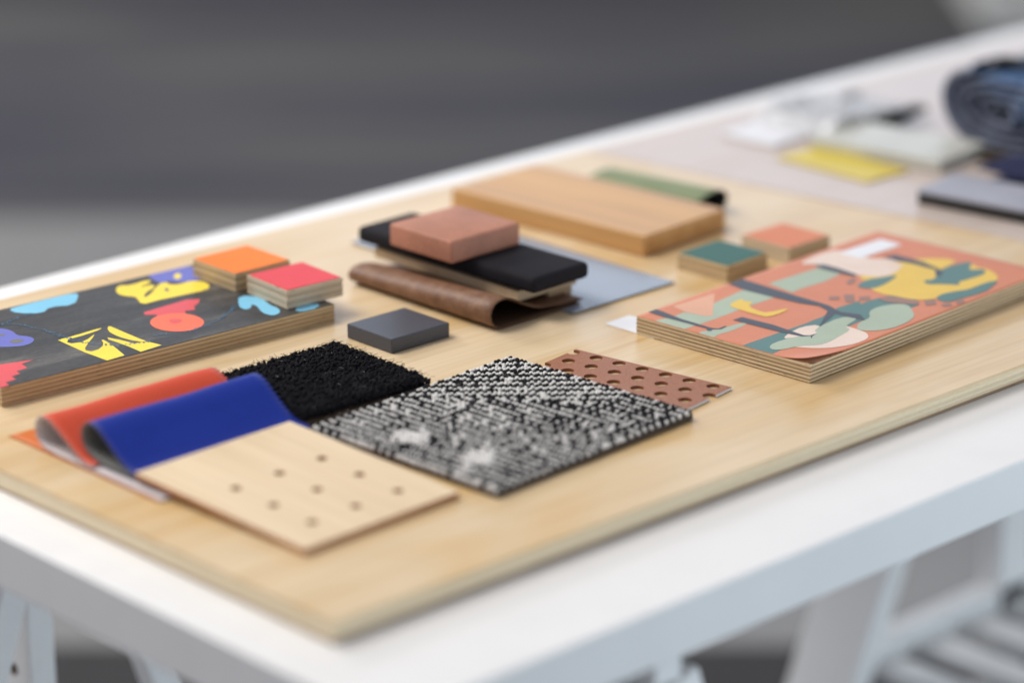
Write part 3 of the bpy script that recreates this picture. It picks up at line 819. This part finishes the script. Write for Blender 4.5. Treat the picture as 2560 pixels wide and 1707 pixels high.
def fibres(n, sx, sy, z0, z1, len0, len1, w, rise):
    """thin curled strands: vertices and faces"""
    vs, fs = [], []
    for _ in range(n):
        x, y, z = random.uniform(-sx, sx), random.uniform(-sy, sy), random.uniform(z0, z1)
        a, L = random.uniform(0, 6.28), random.uniform(len0, len1)
        pr = None
        for k in range(5):
            b0 = len(vs)
            vs += [(x - math.sin(a) * w, y + math.cos(a) * w, z), (x + math.sin(a) * w, y - math.cos(a) * w, z), (x, y, z + 2 * w)]
            if pr is not None:
                fs += [(pr + u, pr + v, b0 + v, b0 + u) for u, v in ((0, 1), (1, 2), (2, 0))]
            pr = b0
            a += random.uniform(-.8, .8)
            x, y, z = x + math.cos(a) * L / 4, y + math.sin(a) * L / 4, z + random.uniform(-rise * .6, rise)
    me_ = bpy.data.meshes.new('fibres')
    me_.from_pydata(vs, [], fs)
    return me_


tag(link('fuzz', fibres(4200, .0535, .0495, .0092, .0112, .0015, .0045, .00011, .0006), 'black_yarn', bc), kind='stuff')
tag(link('lint', fibres(26, .048, .045, .0112, .0116, .0015, .005, .00004, .0004), 'lining_white', bc), kind='stuff')

# ------------------------------------------------------------------ looped black and white carpet sample
AC = math.radians(3.6)
bw = thing('carpet_sample', 'black and white looped carpet sample with two white fluffy spots', 'carpet sample', (0.3170, 0.2440, P), AC, 'carpet samples')
CX, CY = 0.1860, 0.1610
bb = box('backing', 'backing_brown', bw, -CX / 2, CX / 2, -CY / 2, CY / 2, .0003, .0040, .0006)
NU, NV = 54, 46
verts, faces, cols = [], [], []
spots = [((251.7 - 317.0) / 1000, (262.8 - 244.0) / 1000), ((254.4 - 317.0) / 1000, (206.6 - 244.0) / 1000)]


def loop_yarn(c, ang, span, h, r, col):
    """one yarn arch standing on the backing"""
    ca, sa = math.cos(ang), math.sin(ang)
    K, S = 7, 6
    rings = []
    bend = random.uniform(-.4, .4) * r
    for k in range(K):
        t = math.pi * k / (K - 1)
        lx, lz = -math.cos(t) * span / 2, math.sin(t) * h
        nx_, nz_ = -math.cos(t), math.sin(t)
        rr = r * (0.82 + 0.30 * math.sin(t)) * random.uniform(.93, 1.07)
        ring = []
        for s in range(S):
            a = 2 * math.pi * s / S
            du, dv = math.cos(a) * rr, math.sin(a) * rr
            x_, y_, z_ = lx + nx_ * du, dv + bend * math.sin(t), lz + nz_ * du
            ring.append(len(verts))
            verts.append((c[0] + x_ * ca - y_ * sa, c[1] + x_ * sa + y_ * ca, c[2] + z_))
            cols.append(col)
        rings.append(ring)
    for k in range(K - 1):
        for s in range(S):
            faces.append((rings[k][s], rings[k][(s + 1) % S], rings[k + 1][(s + 1) % S], rings[k + 1][s]))


for i in range(NU):
    for j in range(NV):
        x = -CX / 2 + CX * (i + .5) / NU + random.uniform(-.00035, .00035)
        y = -CY / 2 + CY * (j + .5) / NV + random.uniform(-.00035, .00035)
        w_ = noise.noise(Vector((x * 26, y * 26, 0)))
        if x + y > 0.050 + 0.02 * w_:
            wht = (i + j) % 4 < 2 if random.random() < 0.88 else random.random() < 0.5
        else:
            p_ = 0.48 if x - y > 0.030 + 0.02 * w_ else 0.76
            k_ = (i % 2, j % 2)
            wht = k_ == (0, 0) or (k_ == (0, 1) and random.random() < p_) or (k_ == (1, 0) and random.random() < 0.10)
            if random.random() < 0.025:
                wht = not wht
        h = random.uniform(.0017, .0022) if wht else random.uniform(.0019, .0025)
        r = random.uniform(.00122, .00140) if wht else random.uniform(.00125, .00145)
        for sx_, sy_ in spots:
            d = math.hypot(x - sx_, (y - sy_) * 1.0)
            if d < 0.0115 + 0.004 * noise.noise(Vector((x * 130, y * 130, 3))) + random.uniform(-.0025, .0025):
                wht = True
                h = random.uniform(.0024, .0032)
                r = random.uniform(.0013, .0019)
        g_ = random.uniform(.76, .88) if wht else random.uniform(.010, .026)
        col = (g_, g_ * 0.985, g_ * (0.96 if wht else 1.15), 1)
        loop_yarn((x, y, .0036), random.uniform(-.5, .5), random.uniform(.0014, .0018), h, r, col)
me = bpy.data.meshes.new('loop_pile')
me.from_pydata(verts, [], faces)
ca = me.color_attributes.new('yarn', 'FLOAT_COLOR', 'POINT')
ca.data.foreach_set('color', [v for c in cols for v in c])
for p in me.polygons:
    p.use_smooth = True
tag(link('loop_pile', me, 'loop_yarn', bw), kind='stuff')
tag(link('fuzz', fibres(500, CX / 2, CY / 2, .0062, .0074, .0015, .0040, .00006, .0004), 'lining_white', bw), kind='stuff')

# ------------------------------------------------------------------ perforated metal strip
AS = math.radians(9.0)
ps = link('perforated_strip', mesh_from(box_bm(0, .128, -.052, 0, 0, .0019, .0002, 1), 'perforated_strip'), ['copper_coat', 'white_card', 'copper_edge'])
for p in ps.data.polygons:
    p.material_index = 0 if p.normal.z > 0.5 else 1
holes = []
for k in range(8):
    holes += [(0.0026 + 0.0191 * k, -0.0064), (-0.0086 + 0.0191 * k, -0.0230), (0.0026 + 0.0191 * k, -0.0396)]
cut_holes(ps, [h for h in holes if -0.004 < h[0] < 0.131], 0.0046, -0.002, 0.004, 28)
ps.location = (0.4552, 0.3171, P + .0003)
ps.rotation_euler = (0, 0, math.radians(-81.0))
tag(ps, 'thin copper coloured metal strip punched with round holes, under the looped carpet', 'metal strip')

# ------------------------------------------------------------------ stack: leather, wood, felt, pad, terracotta, blue sheet
bs = link('acrylic_sheet', mesh_from(box_bm(0.5115, 0.6165, 0.376, 0.618, 0.0002, 0.0017, .0003, 1), 'acrylic_sheet'), 'blue_grey_sheet', None, (0, 0, P))
tag(bs, 'thin blue grey glossy sheet under the stack with the black pad', 'sheet')
le = strip_sheet('leather_swatch', [(.530, .0022), (.50, .0020), (.462, .0006), (.450, .0012), (.4432, .0062), (.4413, .0130), (.4452, .0200), (.4545, .0222), (.4650, .0185), (.4750, .0125), (.4850, .0080), (.500, .0054), (.516, .0042), (.532, .0042)],
                 False, 0.3876, 0.5400, 0.0040, 0.0011, ('leather', 'lining_brown'), None, 20, 0.0002)
for v in le.data.vertices:
    t_ = (v.co.y - 0.3876) / 0.1524
    v.co.z *= 1 - 0.36 * t_
    v.co.z += 0.0006 * noise.noise(Vector((v.co.x * 60, v.co.y * 45, 0))) * min(1.0, v.co.z / 0.006)
le.location.z = P
tag(le, 'brown leather swatch rolled over on itself beside the dark grey tile', 'leather swatch')
wb = thing('sample_board', 'beige wooden board with green felt on top, under the black pad', 'sample board', (0.4815, 0.4020, P), math.radians(1.0))
box('wood_core', 'beige_wood', wb, 0, 0.060, 0, 0.152, 0.0104, 0.0180, .0005)
box('felt_layer', 'green_felt', wb, 0.007, 0.059, -0.001, 0.151, 0.0180, 0.0203, .0004)
box('wood_foot', 'beige_wood', wb, 0.035, 0.059, 0.004, 0.150, 0.0020, 0.0103)
pd = link('padded_block', mesh_from(box_bm(-.0290, .0290, -.0925, .0925, 0, .0122, .0040, 4), 'padded_block', True), 'black_felt', None, (0.5045, 0.4755, P + .0205), math.radians(1.5))
tag(pd, 'long black padded felt block under the terracotta tile', 'felt block')
tc = link('terracotta_tile', mesh_from(box_bm(-.0347, .0347, -.0330, .0330, 0, .0172, .0022, 3), 'terracotta_tile', True), 'terracotta', None, (0.4930, 0.4805, P + .0328), math.radians(0.8))
tag(tc, 'square terracotta tile lying on top of the black pad', 'tile')

# ------------------------------------------------------------------ oak block with green swatch behind
ob = link('oak_block', mesh_from(box_bm(0, .100, 0, .199, 0, .0164, .0012, 2), 'oak_block'), 'oak', None, (0.6478, 0.4372, P + .0002), math.radians(4.5))
tag(ob, 'oak wood block with visible grain behind the black pad', 'wood block')
gs = strip_sheet('fabric_swatch', [(.754, .0008), (.773, .0008), (.784, .0035), (.7885, .0100), (.7840, .0168), (.773, .0178), (.762, .0150), (.755, .0120)],
                 False, 0.480, 0.604, 0.0030, -0.0012, ('green_cloth', 'dark_cloth'), None, 20)
for v in gs.data.vertices:
    v.co.z *= 1 - 0.36 * (v.co.y - 0.480) / 0.124
gs.location.z = P
tag(gs, 'folded green fabric swatch with dark lining behind the oak block', 'fabric swatch', 'fabric swatches')

# ------------------------------------------------------------------ cards beside the right board
tag(link('white_card', mesh_from(box_bm(0, .026, -.024, .022, 0, .0004), 'white_card'), 'white_card', None, (0.5135, 0.3240, P + .0001), math.radians(2)),
    'white card slipped partly under the orange tree print, corner showing', 'card')
rb.location.z = P + .0006

# ------------------------------------------------------------------ far end of the table
tag(link('white_card', mesh_from(box_bm(-.028, .028, -.029, .029, 0, .003, .0004, 1), 'white_card'), 'white_card', None, (0.9815, 0.6085, PF + .0002), math.radians(3)),
    'flat white square card near the far edge, before the crumpled plastic', 'card')
tag(link('yellow_strip', mesh_from(box_bm(-.026, .026, -.051, .051, 0, .0015, .0003, 1), 'yellow_strip'), 'yellow_plastic', None, (0.9560, 0.5020, PF + .0002), math.radians(-2)),
    'translucent yellow plastic sample in front of the pale plate', 'plastic sample')
tag(link('pale_plate', mesh_from(box_bm(-.038, .038, -.064, .064, 0, .010, .001, 2), 'pale_plate'), 'sage_plate', None, (1.0230, 0.4980, PF + .0002), math.radians(8)),
    'pale grey green plate behind the yellow plastic sample', 'plate')
bk = thing('backed_sample', 'lilac grey board on a black base at the right edge of the table', 'sample board', (0.925, 0.290, PF), math.radians(9))
box('base', 'black_board', bk, 0, .062, -.09, .096, .0002, .0090, .0006)
box('face_board', 'grey_board', bk, -.001, .061, -.001, .096, .0092, .0122, .0005)
nc = strip_sheet('folded_cloth', [(.992, .0006), (1.045, .0006), (1.053, .004), (1.054, .010), (1.046, .0138), (1.02, .0140), (.990, .0134)], False, 0.245, 0.388, 0.0040, -0.0016, ('navy_cloth', 'navy_cloth'), None, 10, 0.0002)
nc.location.z = PF
tag(nc, 'folded navy cloth behind the lilac grey board', 'cloth')
br = strip_sheet('leather_swatch', [(1.048, .0006), (1.060, .0030), (1.074, .0040)], False, 0.420, 0.476, 0.0040, 0.0010, ('dark_brown', 'dark_brown'), None, 8, 0.0002)
br.location.z = PF
tag(br, 'small dark brown swatch peeping out before the denim roll', 'leather swatch')

# denim roll: spiral of cloth, end facing the near side
dr = thing('denim_roll', 'rolled up blue denim with a rust brown strap at the far right', 'fabric roll', (1.078, 0.434, PF + 0.0352), math.radians(-4))
verts, faces = [], []
turns, seg = 4.2, 150
prof = []
for k in range(seg + 1):
    t = k / seg
    a = t * turns * 2 * math.pi
    r = 0.006 + 0.0298 * t
    r *= 1 + 0.03 * math.sin(3 * a + 1)
    prof.append((math.cos(a) * r, math.sin(a) * r, a))
for x in (0.0, 0.008, 0.05, 0.12, 0.20, 0.27):
    for (y, z, a) in prof:
        for off in (0, -0.0034):
            rr = math.hypot(y, z)
            f = (rr + off) / rr
            jx = 0.0022 * math.sin(a * 1.3) + (0.0012 if x == 0 else 0)
            verts.append((x + (jx if x == 0 else 0), y * f + 0.034 * (rr / 0.036) * math.tanh(3.2 * y / rr), z * f * 0.98))
n1_ = (seg + 1) * 2
for i in range(5):
    for k in range(seg):
        a0 = i * n1_ + 2 * k
        b0 = a0 + n1_
        faces.append((a0, b0, b0 + 2, a0 + 2))
        faces.append((a0 + 1, a0 + 3, b0 + 3, b0 + 1))
for k in range(seg):
    faces.append((2 * k, 2 * k + 2, 2 * k + 3, 2 * k + 1))
me = bpy.data.meshes.new('rolled_cloth')
me.from_pydata(verts, [], faces)
for p in me.polygons:
    p.use_smooth = True
    p.material_index = 0
for i, p in enumerate(me.polygons):
    if i >= 5 * seg * 2:
        p.material_index = 1
        p.use_smooth = False
    elif i % 2 == 1:
        p.material_index = 1
link('rolled_cloth', me, ['denim', 'denim_inside'], dr)


def band(name, mat, x0, x1, r0, r1, parent):
    bm = bmesh.new()
    N = 40
    R = []
    for x in (x0, x1):
        R.append([[bm.verts.new((x, math.cos(2 * math.pi * k / N) * r + 0.034 * math.tanh(3.2 * math.cos(2 * math.pi * k / N)), math.sin(2 * math.pi * k / N) * r)) for k in range(N)] for r in (r0, r1)])
    for k in range(N):
        l = (k + 1) % N
        bm.faces.new((R[0][1][k], R[1][1][k], R[1][1][l], R[0][1][l]))
        bm.faces.new((R[0][0][k], R[0][0][l], R[1][0][l], R[1][0][k]))
        bm.faces.new((R[0][0][k], R[0][1][k], R[0][1][l], R[0][0][l]))
        bm.faces.new((R[1][0][k], R[1][0][l], R[1][1][l], R[1][1][k]))
    bmesh.ops.recalc_face_normals(bm, faces=bm.faces[:])
    return link(name, mesh_from(bm, name, True), mat, parent)


band('strap', 'dark_cloth', 0.032, 0.050, .0362, .0380, dr)
box('strap_patch', 'rust_strap', dr, 0.055, 0.085, -.030, .005, .0335, .0365, .001)

# crumpled plastic over a pale block, with a dark strip along its near side
cb = thing('wrapped_block', 'pale block covered with crumpled clear plastic near the far edge', 'wrapped block', (1.060, 0.600, PF), math.radians(3))
box('block', 'sage_plate', cb, -.045, .045, -.040, .040, .0002, .012, .001)
bm = bmesh.new()
NX = NY = 44
gg = []
for i in range(NX + 1):
    row = []
    for j in range(NY + 1):
        x, y = -.058 + .116 * i / NX, -.0405 + .092 * j / NY
        inside = max(abs(x) / .047, abs(y) / .042)
        z = .0135 if inside < 1 else max(.0012, .0135 - (inside - 1) * .05)
        z += .010 * max(0, noise.noise(Vector((x * 38, y * 38, 2.0)))) + .003 * abs(noise.noise(Vector((x * 110, y * 110, 5.0))))
        row.append(bm.verts.new((x, y, z)))
    gg.append(row)
for i in range(NX):
    for j in range(NY):
        f = bm.faces.new((gg[i][j], gg[i + 1][j], gg[i + 1][j + 1], gg[i][j + 1]))
bmesh.ops.solidify(bm, geom=bm.faces[:], thickness=0.0004)
bmesh.ops.recalc_face_normals(bm, faces=bm.faces[:])
link('plastic_wrap', mesh_from(bm, 'plastic_wrap'), 'clear_plastic', cb)
hd = strip_sheet('black_band', [(0, .001), (.030, .0035), (.055, .0025), (.075, .0030), (.100, .0080), (.112, .0075)], False, 0, 0.012, 0.0040, 0.0055, ('black_board', 'black_board'), None, 3, 0.0)
hd.location = (1.012, 0.547, PF + .0002)
tag(hd, 'short black band lying before the crumpled plastic', 'band')
# slight unevenness of the folded fabrics
for o_, s_ in ((fr, 1.0), (fb, 4.0)):
    for v in o_.data.vertices:
        k_ = max(0.0, min(1.0, (v.co.z - 0.006) / 0.012))
        v.co.z += 0.0010 * k_ * noise.noise(Vector((v.co.x * 22 + s_, v.co.y * 30, s_)))
        v.co.y += 0.0008 * k_ * noise.noise(Vector((v.co.x * 14, s_, v.co.z * 20)))
